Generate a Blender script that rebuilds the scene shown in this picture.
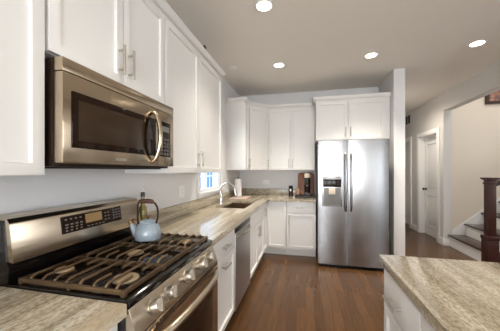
import bpy, bmesh, math, random
from mathutils import Vector, Matrix
random.seed(7)
PI = math.pi
for o in list(bpy.data.objects):
    bpy.data.objects.remove(o)
S = bpy.context.scene
C = S.collection

# ------------------------------------------------------------------ camera
cd = bpy.data.cameras.new('camera')
cd.sensor_width = 36.0
cd.lens = 248.0 / 500.0 * 36.0
cd.shift_x = 0.0025
cd.shift_y = 0.011
cd.clip_start = 0.02
cam = bpy.data.objects.new('camera', cd)
cam.location = (0, 0, 1.353)
cam.rotation_euler = (PI / 2, 0, 0.226)
C.objects.link(cam)
S.camera = cam

# ------------------------------------------------------------------ world, exposure
W = bpy.data.worlds.new('sky')
S.world = W
W.use_nodes = True
bg = W.node_tree.nodes['Background']
bg.inputs['Color'].default_value = (0.80, 0.90, 1.0, 1)
bg.inputs['Strength'].default_value = 2.4
S.view_settings.view_transform = 'Standard'
S.view_settings.look = 'None'
S.view_settings.gamma = 1.0
S.view_settings.exposure = 0.74

# ------------------------------------------------------------------ large area lights (daylight, with some added fill)
def area(name, loc, rot, sx, sy, power, col, spread=PI):
    l = bpy.data.lights.new(name, 'AREA')
    l.shape = 'RECTANGLE'
    l.size = sx
    l.size_y = sy
    l.energy = power
    l.color = col
    l.spread = spread
    o = bpy.data.objects.new(name, l)
    o.location = loc
    o.rotation_euler = rot
    C.objects.link(o)
    return o
DAY = (0.97, 0.98, 1.0)
for ax in (-0.72, 0.36, 1.40):
    area('window_daylight', (ax, -3.47, 1.25), (PI / 2 + 0.3, 0, 0), 0.85, 1.9, 20 if ax < 0 else 29, DAY)
area('right_fill', (2.33, -0.95, 1.15), (PI / 2 + 0.3, 0, PI / 2), 1.5, 1.7, 8, DAY)  # added fill from the right for the left wall and cabinets
area('stairwell_daylight', (4.2, 3.4, 5.0), (0, 0, 0), 1.6, 1.4, 48, (0.95, 0.95, 0.96))
area('side_room_daylight', (5.35, 2.6, 1.6), (PI / 2, 0, PI / 2), 1.4, 1.5, 22, (0.92, 0.95, 1.0))

# ------------------------------------------------------------------ materials
def lin(c):
    c = c / 255.0
    return c / 12.92 if c <= 0.04045 else ((c + 0.055) / 1.055) ** 2.4
def rgb(r, g, b):
    return (lin(r), lin(g), lin(b), 1.0)
def newmat(name):
    m = bpy.data.materials.new(name)
    m.use_nodes = True
    nt = m.node_tree
    return m, nt, nt.nodes['Principled BSDF']
def mat(name, col, rough=0.5, metal=0.0, bump=0.0, bscale=200.0, var=0.0, vscale=6.0, coat=0.0, stretch=(1, 1, 1), rvar=0.0, spec=0.5):
    """plain surface with a little procedural variation in colour, roughness and relief"""
    m, nt, b = newmat(name)
    b.inputs['Roughness'].default_value = rough
    b.inputs['Metallic'].default_value = metal
    b.inputs['Coat Weight'].default_value = coat
    tc = nt.nodes.new('ShaderNodeTexCoord')
    mp = nt.nodes.new('ShaderNodeMapping')
    mp.inputs['Scale'].default_value = stretch
    nt.links.new(tc.outputs['Object'], mp.inputs['Vector'])
    nz = nt.nodes.new('ShaderNodeTexNoise')
    nz.inputs['Scale'].default_value = vscale
    nz.inputs['Detail'].default_value = 3
    nt.links.new(mp.outputs['Vector'], nz.inputs['Vector'])
    b.inputs['Specular IOR Level'].default_value = spec
    mx = nt.nodes.new('ShaderNodeMix')
    mx.data_type = 'RGBA'
    mx.inputs[6].default_value = tuple(c * (1 - var) for c in col[:3]) + (1,)
    mx.inputs[7].default_value = tuple(min(1, c * (1 + var)) for c in col[:3]) + (1,)
    nt.links.new(nz.outputs['Fac'], mx.inputs[0])
    nt.links.new(mx.outputs[2], b.inputs['Base Color'])
    if rvar:
        mr = nt.nodes.new('ShaderNodeMapRange')
        mr.inputs[3].default_value = rough - rvar
        mr.inputs[4].default_value = rough + rvar
        nt.links.new(nz.outputs['Fac'], mr.inputs[0])
        nt.links.new(mr.outputs[0], b.inputs['Roughness'])
    if bump:
        n2 = nt.nodes.new('ShaderNodeTexNoise')
        n2.inputs['Scale'].default_value = bscale
        nt.links.new(mp.outputs['Vector'], n2.inputs['Vector'])
        bp = nt.nodes.new('ShaderNodeBump')
        bp.inputs['Strength'].default_value = bump
        bp.inputs['Distance'].default_value = 0.002
        nt.links.new(n2.outputs['Fac'], bp.inputs['Height'])
        nt.links.new(bp.outputs['Normal'], b.inputs['Normal'])
    return m
def emit(name, col, strength):
    m, nt, b = newmat(name)
    b.inputs['Base Color'].default_value = col
    b.inputs['Emission Color'].default_value = col
    b.inputs['Emission Strength'].default_value = strength
    return m
def glass(name, tint=(1, 1, 1, 1)):
    m, nt, b = newmat(name)
    b.inputs['Base Color'].default_value = tint
    b.inputs['Roughness'].default_value = 0.02
    b.inputs['Transmission Weight'].default_value = 1.0
    b.inputs['IOR'].default_value = 1.02
    return m

M = {}
M['wall'] = mat('wall_paint', rgb(221, 219, 218), 0.75, bump=0.08, bscale=90, var=0.015)
M['wall_hall'] = mat('hall_wall_paint', rgb(206, 202, 196), 0.75, bump=0.08, bscale=90, var=0.015)
M['wall_stairs'] = mat('stair_wall_warm_light', rgb(218, 207, 190), 0.75, bump=0.08, bscale=90, var=0.015)  # beige stands in for the warmer light on the stair wall
M['ceiling'] = mat('ceiling_paint', rgb(234, 227, 217), 0.85, bump=0.08, bscale=70, var=0.015)
M['trim'] = mat('white_trim_paint', rgb(232, 230, 227), 0.4, var=0.01)
M['cabinet'] = mat('white_cabinet_paint', rgb(228, 225, 221), 0.38, var=0.012, vscale=3)
M['steel'] = mat('brushed_stainless', rgb(198, 184, 164), 0.2, 1.0, var=0.05, vscale=5, stretch=(1, 1, 40), rvar=0.05)  # warm reflected light is tinted into the steel colour
M['steel_cool'] = mat('brushed_stainless_cool', rgb(162, 161, 161), 0.23, 1.0, var=0.05, vscale=3, stretch=(30, 30, 1), rvar=0.06)
def brushed(m, amt, rot):
    nt = m.node_tree
    b = nt.nodes['Principled BSDF']
    t = nt.nodes.new('ShaderNodeTangent')
    t.direction_type = 'RADIAL'
    t.axis = 'Z'
    nt.links.new(t.outputs['Tangent'], b.inputs['Tangent'])
    b.inputs['Anisotropic'].default_value = amt
    b.inputs['Anisotropic Rotation'].default_value = rot
brushed(M['steel'], 0.75, 0.0)
M['steel_warm_lit'] = mat('brushed_stainless_warm_lit', rgb(186, 170, 148), 0.18, 1.0, var=0.05, vscale=5, stretch=(1, 1, 40), rvar=0.05)  # darker copy of the steel, warm reflections put into its colour
brushed(M['steel_warm_lit'], 0.75, 0.0)
M['oven_mesh'] = mat('oven_window_mesh', rgb(58, 44, 32), 0.12, var=0.1, spec=0.15)
M['nickel'] = mat('brushed_nickel', rgb(190, 184, 174), 0.3, 1.0, var=0.04)
M['chrome'] = mat('chrome', rgb(220, 220, 222), 0.1, 1.0, var=0.02)
M['black_enamel'] = mat('black_enamel', rgb(16, 13, 12), 0.12, var=0.1)
M['black_plastic'] = mat('black_plastic', rgb(20, 18, 18), 0.35, var=0.1)
M['dark_glass'] = mat('dark_glass', rgb(34, 21, 13), 0.05, var=0.05, spec=0.2)
M['cast_iron'] = mat('cast_iron', rgb(112, 90, 66), 0.33, 0.65, bump=0.2, bscale=300, var=0.2, vscale=30)
M['burner_brass'] = mat('burner_alloy', rgb(186, 164, 132), 0.45, 0.35, var=0.15, vscale=30)
M['keys'] = mat('printed_keys', rgb(118, 108, 102), 0.5, var=0.05)
M['keys_dim'] = mat('printed_keys_dim', rgb(92, 86, 84), 0.5, var=0.05)
M['display'] = emit('display_segment', rgb(140, 112, 70), 0.12)
M['kettle'] = mat('kettle_enamel', rgb(140, 152, 162), 0.22, var=0.04, coat=0.6)
M['kettle_wood'] = mat('kettle_handle_wood', rgb(70, 42, 24), 0.4, var=0.3, vscale=20, stretch=(1, 8, 8))
M['bronze'] = mat('whistle_bronze', rgb(120, 94, 62), 0.4, 0.7, var=0.1)
M['iron_dark'] = mat('dark_bronze_metal', rgb(46, 32, 24), 0.35, 0.7, var=0.1)
M['oil'] = mat('olive_oil_glass', rgb(128, 112, 34), 0.08, var=0.15, coat=0.5)
M['stair_wood'] = mat('dark_stained_wood', rgb(54, 30, 19), 0.3, var=0.35, vscale=12, stretch=(1, 0.15, 6), coat=0.3)
M['newel_wood'] = mat('dark_red_wood', rgb(50, 17, 12), 0.3, var=0.3, vscale=14, stretch=(6, 6, 0.5), coat=0.3)
M['paper'] = mat('paper_towel', rgb(240, 238, 234), 0.9, bump=0.5, bscale=160, var=0.02)
M['board'] = mat('pale_board', rgb(214, 190, 176), 0.5, var=0.08, stretch=(1, 8, 1), vscale=9)
M['tray_wood'] = mat('reddish_wood', rgb(146, 96, 64), 0.4, var=0.3, vscale=10, stretch=(8, 8, 1))
M['clay'] = mat('tan_ceramic', rgb(176, 136, 112), 0.45, var=0.08)
M['cream'] = mat('cream_plastic', rgb(224, 206, 186), 0.4, var=0.03)
M['plate'] = mat('white_plate_plastic', rgb(238, 237, 235), 0.4, var=0.01)
M['slot'] = mat('dark_slot', rgb(28, 26, 25), 0.6, var=0.05)
M['grey_plastic'] = mat('grey_plastic', rgb(120, 118, 115), 0.45, var=0.05)
M['sink'] = mat('brown_sink_steel', rgb(126, 104, 80), 0.35, 0.85, var=0.08)
M['steel_soft'] = mat('satin_stainless', rgb(186, 184, 182), 0.42, 1.0, var=0.04, vscale=4, stretch=(20, 20, 1))
M['glass'] = glass('window_glass')
M['lens'] = emit('lamp_lens', rgb(255, 246, 230), 9.0)
M['siding'] = mat('pale_siding', rgb(190, 196, 206), 0.7, var=0.03)
M['blue_pane'] = mat('blue_pane', rgb(92, 122, 172), 0.6, var=0.1, spec=0.1)
M['lawn'] = mat('lawn', rgb(150, 160, 140), 0.9, var=0.2)
M['frame_dark'] = mat('dark_picture_frame', rgb(52, 30, 22), 0.4, var=0.2)

def granite(name):
    m, nt, b = newmat(name)
    L = nt.links.new
    N = nt.nodes.new
    tc = N('ShaderNodeTexCoord')
    mp = N('ShaderNodeMapping')
    mp.inputs['Rotation'].default_value = (0, 0, -0.12)
    mp.inputs['Scale'].default_value = (9, 0.55, 9)
    L(tc.outputs['Object'], mp.inputs['Vector'])
    n1 = N('ShaderNodeTexNoise')
    n1.inputs['Scale'].default_value = 1.5
    n1.inputs['Detail'].default_value = 4
    n1.inputs['Roughness'].default_value = 0.5
    n1.inputs['Distortion'].default_value = 0.35
    L(mp.outputs['Vector'], n1.inputs['Vector'])
    r1 = N('ShaderNodeValToRGB')
    e = r1.color_ramp.elements
    e[0].position = 0.28
    e[0].color = rgb(166, 155, 136)
    e[1].position = 0.74
    e[1].color = rgb(225, 216, 196)
    for pos, c in ((0.42, rgb(186, 176, 156)), (0.50, rgb(202, 192, 170)), (0.60, rgb(214, 205, 185))):
        k = e.new(pos)
        k.color = c
    L(n1.outputs['Fac'], r1.inputs['Fac'])
    # speckle
    mp2 = N('ShaderNodeMapping')
    mp2.inputs['Scale'].default_value = (1, 0.5, 1)
    L(tc.outputs['Object'], mp2.inputs['Vector'])
    n2 = N('ShaderNodeTexNoise')
    n2.inputs['Scale'].default_value = 130
    n2.inputs['Detail'].default_value = 4
    L(mp2.outputs['Vector'], n2.inputs['Vector'])
    r2 = N('ShaderNodeValToRGB')
    r2.color_ramp.elements[0].position = 0.36
    r2.color_ramp.elements[0].color = rgb(166, 155, 140)
    r2.color_ramp.elements[1].position = 0.56
    r2.color_ramp.elements[1].color = (1, 1, 1, 1)
    L(n2.outputs['Fac'], r2.inputs['Fac'])
    mx = N('ShaderNodeMix')
    mx.data_type = 'RGBA'
    mx.blend_type = 'MULTIPLY'
    mx.inputs[0].default_value = 0.65
    L(r1.outputs['Color'], mx.inputs[6])
    L(r2.outputs['Color'], mx.inputs[7])
    # fine long streaks
    mp4 = N('ShaderNodeMapping')
    mp4.inputs['Rotation'].default_value = (0, 0, -0.12)
    mp4.inputs['Scale'].default_value = (42, 1.6, 42)
    L(tc.outputs['Object'], mp4.inputs['Vector'])
    n4 = N('ShaderNodeTexNoise')
    n4.inputs['Scale'].default_value = 1.3
    n4.inputs['Detail'].default_value = 5
    L(mp4.outputs['Vector'], n4.inputs['Vector'])
    r4 = N('ShaderNodeValToRGB')
    r4.color_ramp.elements[0].position = 0.34
    r4.color_ramp.elements[0].color = rgb(206, 198, 186)
    r4.color_ramp.elements[1].position = 0.58
    r4.color_ramp.elements[1].color = (1, 1, 1, 1)
    L(n4.outputs['Fac'], r4.inputs['Fac'])
    m4 = N('ShaderNodeMix')
    m4.data_type = 'RGBA'
    m4.blend_type = 'MULTIPLY'
    m4.inputs[0].default_value = 0.85
    L(mx.outputs[2], m4.inputs[6])
    L(r4.outputs['Color'], m4.inputs[7])
    mx = m4
    # warm tan drifts
    n3 = N('ShaderNodeTexNoise')
    n3.inputs['Scale'].default_value = 0.55
    n3.inputs['Detail'].default_value = 3
    L(mp.outputs['Vector'], n3.inputs['Vector'])
    r3 = N('ShaderNodeValToRGB')
    r3.color_ramp.elements[0].position = 0.56
    r3.color_ramp.elements[0].color = (0, 0, 0, 1)
    r3.color_ramp.elements[1].position = 0.74
    r3.color_ramp.elements[1].color = (0.6, 0.6, 0.6, 1)
    L(n3.outputs['Fac'], r3.inputs['Fac'])
    m3 = N('ShaderNodeMix')
    m3.data_type = 'RGBA'
    m3.inputs[7].default_value = rgb(200, 180, 150)
    L(r3.outputs['Color'], m3.inputs[0])
    L(mx.outputs[2], m3.inputs[6])
    L(m3.outputs[2], b.inputs['Base Color'])
    b.inputs['Roughness'].default_value = 0.09
    return m
M['granite'] = granite('veined_granite')

def planks(name):
    m, nt, b = newmat(name)
    L = nt.links.new
    N = nt.nodes.new
    tc = N('ShaderNodeTexCoord')
    mp = N('ShaderNodeMapping')
    mp.inputs['Rotation'].default_value = (0, 0, PI / 2)
    L(tc.outputs['Object'], mp.inputs['Vector'])
    br = N('ShaderNodeTexBrick')
    br.offset = 0.37
    br.inputs['Color1'].default_value = rgb(94, 66, 40)
    br.inputs['Color2'].default_value = rgb(78, 54, 32)
    br.inputs['Mortar'].default_value = rgb(58, 39, 24)
    br.inputs['Scale'].default_value = 1.0
    br.inputs['Mortar Size'].default_value = 0.0012
    br.inputs['Brick Width'].default_value = 1.25
    br.inputs['Row Height'].default_value = 0.083
    L(mp.outputs['Vector'], br.inputs['Vector'])
    mp2 = N('ShaderNodeMapping')
    mp2.inputs['Scale'].default_value = (22, 1.3, 1)
    L(tc.outputs['Object'], mp2.inputs['Vector'])
    nz = N('ShaderNodeTexNoise')
    nz.inputs['Scale'].default_value = 3
    nz.inputs['Detail'].default_value = 6
    L(mp2.outputs['Vector'], nz.inputs['Vector'])
    rp = N('ShaderNodeValToRGB')
    rp.color_ramp.elements[0].position = 0.3
    rp.color_ramp.elements[0].color = (0.74, 0.73, 0.72, 1)
    rp.color_ramp.elements[1].position = 0.7
    rp.color_ramp.elements[1].color = (1.1, 1.08, 1.05, 1)
    L(nz.outputs['Fac'], rp.inputs['Fac'])
    mx = N('ShaderNodeMix')
    mx.data_type = 'RGBA'
    mx.blend_type = 'MULTIPLY'
    mx.inputs[0].default_value = 1.0
    L(br.outputs['Color'], mx.inputs[6])
    L(rp.outputs['Color'], mx.inputs[7])
    L(mx.outputs[2], b.inputs['Base Color'])
    b.inputs['Roughness'].default_value = 0.24
    b.inputs['Specular IOR Level'].default_value = 0.36
    bp = N('ShaderNodeBump')
    bp.inputs['Strength'].default_value = 0.05
    bp.inputs['Distance'].default_value = 0.002
    L(nz.outputs['Fac'], bp.inputs['Height'])
    L(bp.outputs['Normal'], b.inputs['Normal'])
    return m
M['floor'] = planks('oak_floor')

def painting(name):
    m, nt, b = newmat(name)
    L = nt.links.new
    N = nt.nodes.new
    tc = N('ShaderNodeTexCoord')
    nz = N('ShaderNodeTexNoise')
    nz.inputs['Scale'].default_value = 7
    nz.inputs['Distortion'].default_value = 1.2
    L(tc.outputs['Object'], nz.inputs['Vector'])
    rp = N('ShaderNodeValToRGB')
    e = rp.color_ramp.elements
    e[0].position = 0.30
    e[0].color = rgb(40, 24, 20)
    e[1].position = 0.72
    e[1].color = rgb(190, 166, 158)
    for p, c in ((0.45, rgb(120, 92, 86)), (0.56, rgb(160, 110, 80))):
        k = e.new(p)
        k.color = c
    L(nz.outputs['Fac'], rp.inputs['Fac'])
    L(rp.outputs['Color'], b.inputs['Base Color'])
    b.inputs['Roughness'].default_value = 0.5
    return m
M['painting'] = painting('painted_canvas')

# ------------------------------------------------------------------ mesh helpers
class MB:
    def __init__(self):
        self.bm = bmesh.new()
    def box(self, x0, x1, y0, y1, z0, z1, bev=0.0, seg=2):
        t = bmesh.new()
        bmesh.ops.create_cube(t, size=1)
        for v in t.verts:
            v.co = Vector(((x0 + x1) / 2 + v.co.x * (x1 - x0), (y0 + y1) / 2 + v.co.y * (y1 - y0), (z0 + z1) / 2 + v.co.z * (z1 - z0)))
        if bev:
            bmesh.ops.bevel(t, geom=list(t.edges), offset=bev, segments=seg, profile=0.6, affect='EDGES')
        return self.add(t)
    def add(self, t, mtx=None):
        if mtx is not None:
            t.transform(mtx)
        me = bpy.data.meshes.new('tmp')
        t.to_mesh(me)
        t.free()
        self.bm.from_mesh(me)
        bpy.data.meshes.remove(me)
        return self
    def prism(self, pts, axis, a, b, bev=0.0):
        """closed polygon pts extruded along an axis from a to b"""
        t = bmesh.new()
        def mk(p, w):
            return {'x': (w, p[0], p[1]), 'y': (p[0], w, p[1]), 'z': (p[0], p[1], w)}[axis]
        v0 = [t.verts.new(mk(p, a)) for p in pts]
        v1 = [t.verts.new(mk(p, b)) for p in pts]
        t.faces.new(v0)
        t.faces.new(v1)
        n = len(pts)
        for i in range(n):
            t.faces.new((v0[i], v0[(i + 1) % n], v1[(i + 1) % n], v1[i]))
        bmesh.ops.recalc_face_normals(t, faces=list(t.faces))
        if bev:
            bmesh.ops.bevel(t, geom=list(t.edges), offset=bev, segments=2, profile=0.6, affect='EDGES')
        return self.add(t)
    def lathe(self, prof, c=(0, 0, 0), seg=32, mtx=None):
        """profile of (radius, height) turned about z at c"""
        t = bmesh.new()
        rings = []
        for r, z in prof:
            if r < 1e-6:
                rings.append([t.verts.new((0, 0, z))])
            else:
                rings.append([t.verts.new((r * math.cos(2 * PI * i / seg), r * math.sin(2 * PI * i / seg), z)) for i in range(seg)])
        for a, b in zip(rings[:-1], rings[1:]):
            for i in range(seg):
                j = (i + 1) % seg
                if len(a) == 1 and len(b) == 1:
                    continue
                if len(a) == 1:
                    t.faces.new((a[0], b[i], b[j]))
                elif len(b) == 1:
                    t.faces.new((a[i], a[j], b[0]))
                else:
                    t.faces.new((a[i], a[j], b[j], b[i]))
        for rg in (rings[0], rings[-1]):
            if len(rg) > 1:
                t.faces.new(rg)
        bmesh.ops.recalc_face_normals(t, faces=list(t.faces))
        mt = Matrix.Translation(Vector(c))
        if mtx is not None:
            mt = mt @ mtx
        return self.add(t, mt)
    def cyl(self, p0, p1, r, r2=None, seg=20):
        p0, p1 = Vector(p0), Vector(p1)
        d = p1 - p0
        q = Vector((0, 0, 1)).rotation_difference(d.normalized()).to_matrix().to_4x4()
        r2 = r if r2 is None else r2
        return self.lathe([(r, 0), (r2, d.length)], p0, seg, q)
    def tube(self, pts, r, seg=12, radii=None, flat=1.0):
        pts = [Vector(p) for p in pts]
        t = bmesh.new()
        rings = []
        up = Vector((0, 0, 1))
        d0 = (pts[1] - pts[0]).normalized()
        if abs(d0.dot(up)) > 0.95:
            up = Vector((1, 0, 0))
        n = (up - d0 * up.dot(d0)).normalized()
        for i, p in enumerate(pts):
            d = ((pts[i + 1] if i + 1 < len(pts) else p) - (pts[i - 1] if i else p)).normalized()
            n = (n - d * n.dot(d)).normalized()
            bb = d.cross(n)
            rr = radii[i] if radii else r
            rings.append([t.verts.new(p + (n * math.cos(2 * PI * k / seg) + bb * math.sin(2 * PI * k / seg) * flat) * rr) for k in range(seg)])
        for a, b in zip(rings[:-1], rings[1:]):
            for k in range(seg):
                t.faces.new((a[k], a[(k + 1) % seg], b[(k + 1) % seg], b[k]))
        t.faces.new(rings[0])
        t.faces.new(rings[-1])
        bmesh.ops.recalc_face_normals(t, faces=list(t.faces))
        return self.add(t)
    def shaker(self, x0, x1, z0, z1, y=0.0, th=0.02, rail=0.058, rec=0.014):
        """door leaf: flat frame round a recessed panel, front facing -y"""
        t = bmesh.new()
        bmesh.ops.create_cube(t, size=1)
        for v in t.verts:
            v.co = Vector(((x0 + x1) / 2 + v.co.x * (x1 - x0), y - th / 2 + v.co.y * th, (z0 + z1) / 2 + v.co.z * (z1 - z0)))
        t.faces.ensure_lookup_table()
        fr = min(t.faces, key=lambda f: f.calc_center_median().y)
        ed = [e for e in t.edges if all(abs(v.co.y - (y - th)) < 1e-5 for v in e.verts)]
        bmesh.ops.inset_region(t, faces=[fr], thickness=rail, depth=0)
        bmesh.ops.inset_region(t, faces=[fr], thickness=0.004, depth=0)
        bmesh.ops.translate(t, verts=list(fr.verts), vec=(0, rec, 0))
        bmesh.ops.bevel(t, geom=ed, offset=0.002, segments=2, profile=0.6, affect='EDGES')
        bmesh.ops.recalc_face_normals(t, faces=list(t.faces))
        return self.add(t)
    def build(self, name, m, parent=None, smooth=True, origin=None):
        me = bpy.data.meshes.new(name)
        if parent is None:
            vs = [v.co for v in self.bm.verts]
            lo = Vector([min(v[i] for v in vs) for i in range(3)])
            hi = Vector([max(v[i] for v in vs) for i in range(3)])
            org = Vector(((lo.x + hi.x) / 2, (lo.y + hi.y) / 2, lo.z)) if origin is None else Vector(origin)
            bmesh.ops.translate(self.bm, verts=list(self.bm.verts), vec=-org)
        else:
            org = Vector((0, 0, 0))
        self.bm.to_mesh(me)
        self.bm.free()
        if smooth:
            for p in me.polygons:
                p.use_smooth = True
            try:
                me.set_sharp_from_angle(angle=math.radians(32))
            except Exception:
                pass
        me.materials.append(M[m])
        o = bpy.data.objects.new(name, me)
        o.location = org
        C.objects.link(o)
        if parent is not None:
            o.parent = parent
        return o

def tag(o, label, cat, group=None):
    o['label'] = label
    o['category'] = cat
    if group:
        o['group'] = group
    return o
def thing(name, label, cat, loc=(0, 0, 0), rz=0.0, group=None):
    o = bpy.data.objects.new(name, None)
    o.empty_display_size = 0.05
    o.location = loc
    o.rotation_euler = (0, 0, rz)
    C.objects.link(o)
    return tag(o, label, cat, group)
def struct(o):
    o['kind'] = 'structure'
    return o
def copy_tree(o, parent=None):
    c = o.copy()
    C.objects.link(c)
    if parent is not None:
        c.parent = parent
    for ch in list(o.children):
        copy_tree(ch, c)
    return c

# ------------------------------------------------------------------ key dimensions
XW = -1.221          # left wall
XU = -0.907          # face of left upper doors
XB = -0.606          # face of left base doors
XC = -0.576          # counter edge
YB = 4.566           # back wall
CT = 0.914           # counter top
ZC = 2.773           # ceiling
RY0, RY1 = 0.711, 1.473   # range / microwave bay
XH = 2.44            # hall wall
YN = 5.187           # stair niche wall

# ------------------------------------------------------------------ room shell
struct(MB().box(-1.35, 5.6, -3.75, 7.7, -0.12, 0.0).build('floor', 'floor', origin=(0, 0, 0)))
struct(MB().box(-1.35, 2.57, -3.75, 7.7, ZC, ZC + 0.12).build('ceiling', 'ceiling'))
# left wall with the window over the sink
WY0, WY1, WZ0, WZ1 = 2.695, 3.48, 1.10, 2.08
b = MB()
b.box(-1.35, XW, -3.75, WY0, 0, ZC)
b.box(-1.35, XW, WY1, 4.70, 0, ZC)
b.box(-1.35, XW, WY0, WY1, 0, WZ0)
b.box(-1.35, XW, WY0, WY1, WZ1, ZC)
struct(b.build('wall_left', 'wall'))
struct(MB().box(XW, 1.196, YB, YB + 0.13, 0, ZC).build('wall_back', 'wall'))
struct(MB().box(1.196, 1.336, 3.818, 7.6, 0, ZC).build('wall_partition', 'wall'))
# hall wall with the two door openings and the header over the stair opening
D1A, D1B = 5.395, 6.165      # first door opening
D2A, D2B = 6.65, 7.40
b = MB()
b.box(XH, XH + 0.135, YN, D1A, 0, ZC)
b.box(XH, XH + 0.135, D1B, D2A, 0, ZC)
b.box(XH, XH + 0.135, D2B, 7.6, 0, ZC)
for a, c in ((D1A, D1B), (D2A, D2B)):
    b.box(XH, XH + 0.135, a, c, 2.09, ZC)
b.box(XH, XH + 0.135, 1.5, YN, 2.455, ZC)
b.box(XH, XH + 0.135, -3.75, -1.8, 0, ZC)
b.box(XH, XH + 0.135, -0.1, 1.5, 0, ZC)
b.box(XH, XH + 0.135, -1.8, -0.1, 2.15, ZC)
b.box(XH, XH + 0.135, -1.8, -0.1, 0, 0.10)
struct(b.build('wall_hall', 'wall_hall'))
struct(MB().box(1.336, XH + 0.9, 7.6, 7.7, 0, ZC).build('wall_hall_end', 'wall_hall'))
struct(MB().box(XH + 0.135, 5.6, YN + 0.03, YN + 0.15, 0, 5.2).build('wall_stair', 'wall_stairs'))
struct(MB().box(5.48, 5.6, 1.38, YN, 0, 5.2).build('wall_stair_far', 'wall_hall'))
struct(MB().box(XH + 0.135, 5.48, 1.38, 1.5, 0, 5.2).build('wall_stair_near', 'wall_hall'))
struct(MB().box(XH, XH + 0.135, 1.38, YN + 0.12, ZC + 0.12, 5.2).build('wall_stair_upper', 'wall_hall'))
struct(MB().box(XH, 5.6, 1.38, YN + 0.12, 5.2, 5.3).build('ceiling_stair', 'ceiling'))
# rear wall with three tall windows behind the camera
b = MB()
b.box(-1.35, 2.57, -3.75, -3.6, 0, 0.24)
b.box(-1.35, 2.57, -3.75, -3.6, 2.32, ZC)
xs = [-1.35, -1.14, -0.28, -0.10, 0.82, 0.94, 1.86, 2.57]
for i in (0, 2, 4, 6):
    b.box(xs[i], xs[i + 1], -3.75, -3.6, 0.24, 2.32)
struct(b.build('wall_rear', 'wall'))

def window(name, axis, a0, a1, z0, z1, inner, outer, sgn, mull=(), bars=(), cas=0.075):
    """casing, sash, sill and pane; the opening runs along axis, sgn points into the room"""
    def bx(m, p0, p1, q0, q1, zz0, zz1, bev=0.003):
        q0, q1 = min(q0, q1), max(q0, q1)
        if axis == 'y':
            m.box(q0, q1, p0, p1, zz0, zz1, bev)
        else:
            m.box(p0, p1, q0, q1, zz0, zz1, bev)
    m = MB()
    i1 = inner + sgn * 0.02
    i0 = inner + sgn * 0.0005
    bx(m, a0 - cas, a0, i0, i1, z0 - 0.07, z1 + cas)
    bx(m, a1, a1 + cas, i0, i1, z0 - 0.07, z1 + cas)
    bx(m, a0, a1, i0, i1, z1, z1 + cas)
    bx(m, a0, a1, i0, i1, z0 - 0.07, z0)
    w = struct(m.build(name, 'trim'))
    off = w.location.copy()
    def part(nm, mm, mt):
        bmesh.ops.translate(mm.bm, verts=list(mm.bm.verts), vec=-off)
        return mm.build(nm, mt, w)
    md = inner - sgn * 0.035
    s = MB()
    f0, f1 = md - 0.02, md + 0.02
    fw = 0.03
    bx(s, a0, a0 + fw, f0, f1, z0, z1)
    bx(s, a1 - fw, a1, f0, f1, z0, z1)
    bx(s, a0 + fw, a1 - fw, f0, f1, z0, z0 + fw)
    bx(s, a0 + fw, a1 - fw, f0, f1, z1 - fw, z1)
    for q in mull:
        bx(s, a0 + fw, a1 - fw, f0, f1, q - 0.018, q + 0.018)
    for q in bars:
        bx(s, q - 0.009, q + 0.009, f0, f1, z0 + fw, z1 - fw)
    part('sash', s, 'trim')
    g = MB()
    bx(g, a0 + fw, a1 - fw, md - 0.002, md + 0.002, z0 + fw, z1 - fw, 0)
    part('pane', g, 'glass')
    k = MB()
    bx(k, a0 - cas - 0.01, a1 + cas + 0.01, inner + sgn * 0.021, inner + sgn * 0.045, z0 - 0.025, z0)
    part('window_sill', k, 'trim')
    return w
window('window_1', 'y', WY0, WY1, WZ0, WZ1, XW, -1.35, 1, mull=(1.60,), cas=0.05)
for i, (a, c) in enumerate(((-1.14, -0.28), (-0.10, 0.82), (0.94, 1.86))):
    window('window_%d' % (i + 2), 'x', a, c, 0.24, 2.32, -3.6, -3.75, 1, mull=(1.55,), cas=0.055)

window('window_5', 'y', -1.8, -0.1, 0.10, 2.15, XH, XH + 0.135, -1, bars=(-0.95,), cas=0.075)  # opening added out of view to go with the right-hand fill light
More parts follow.
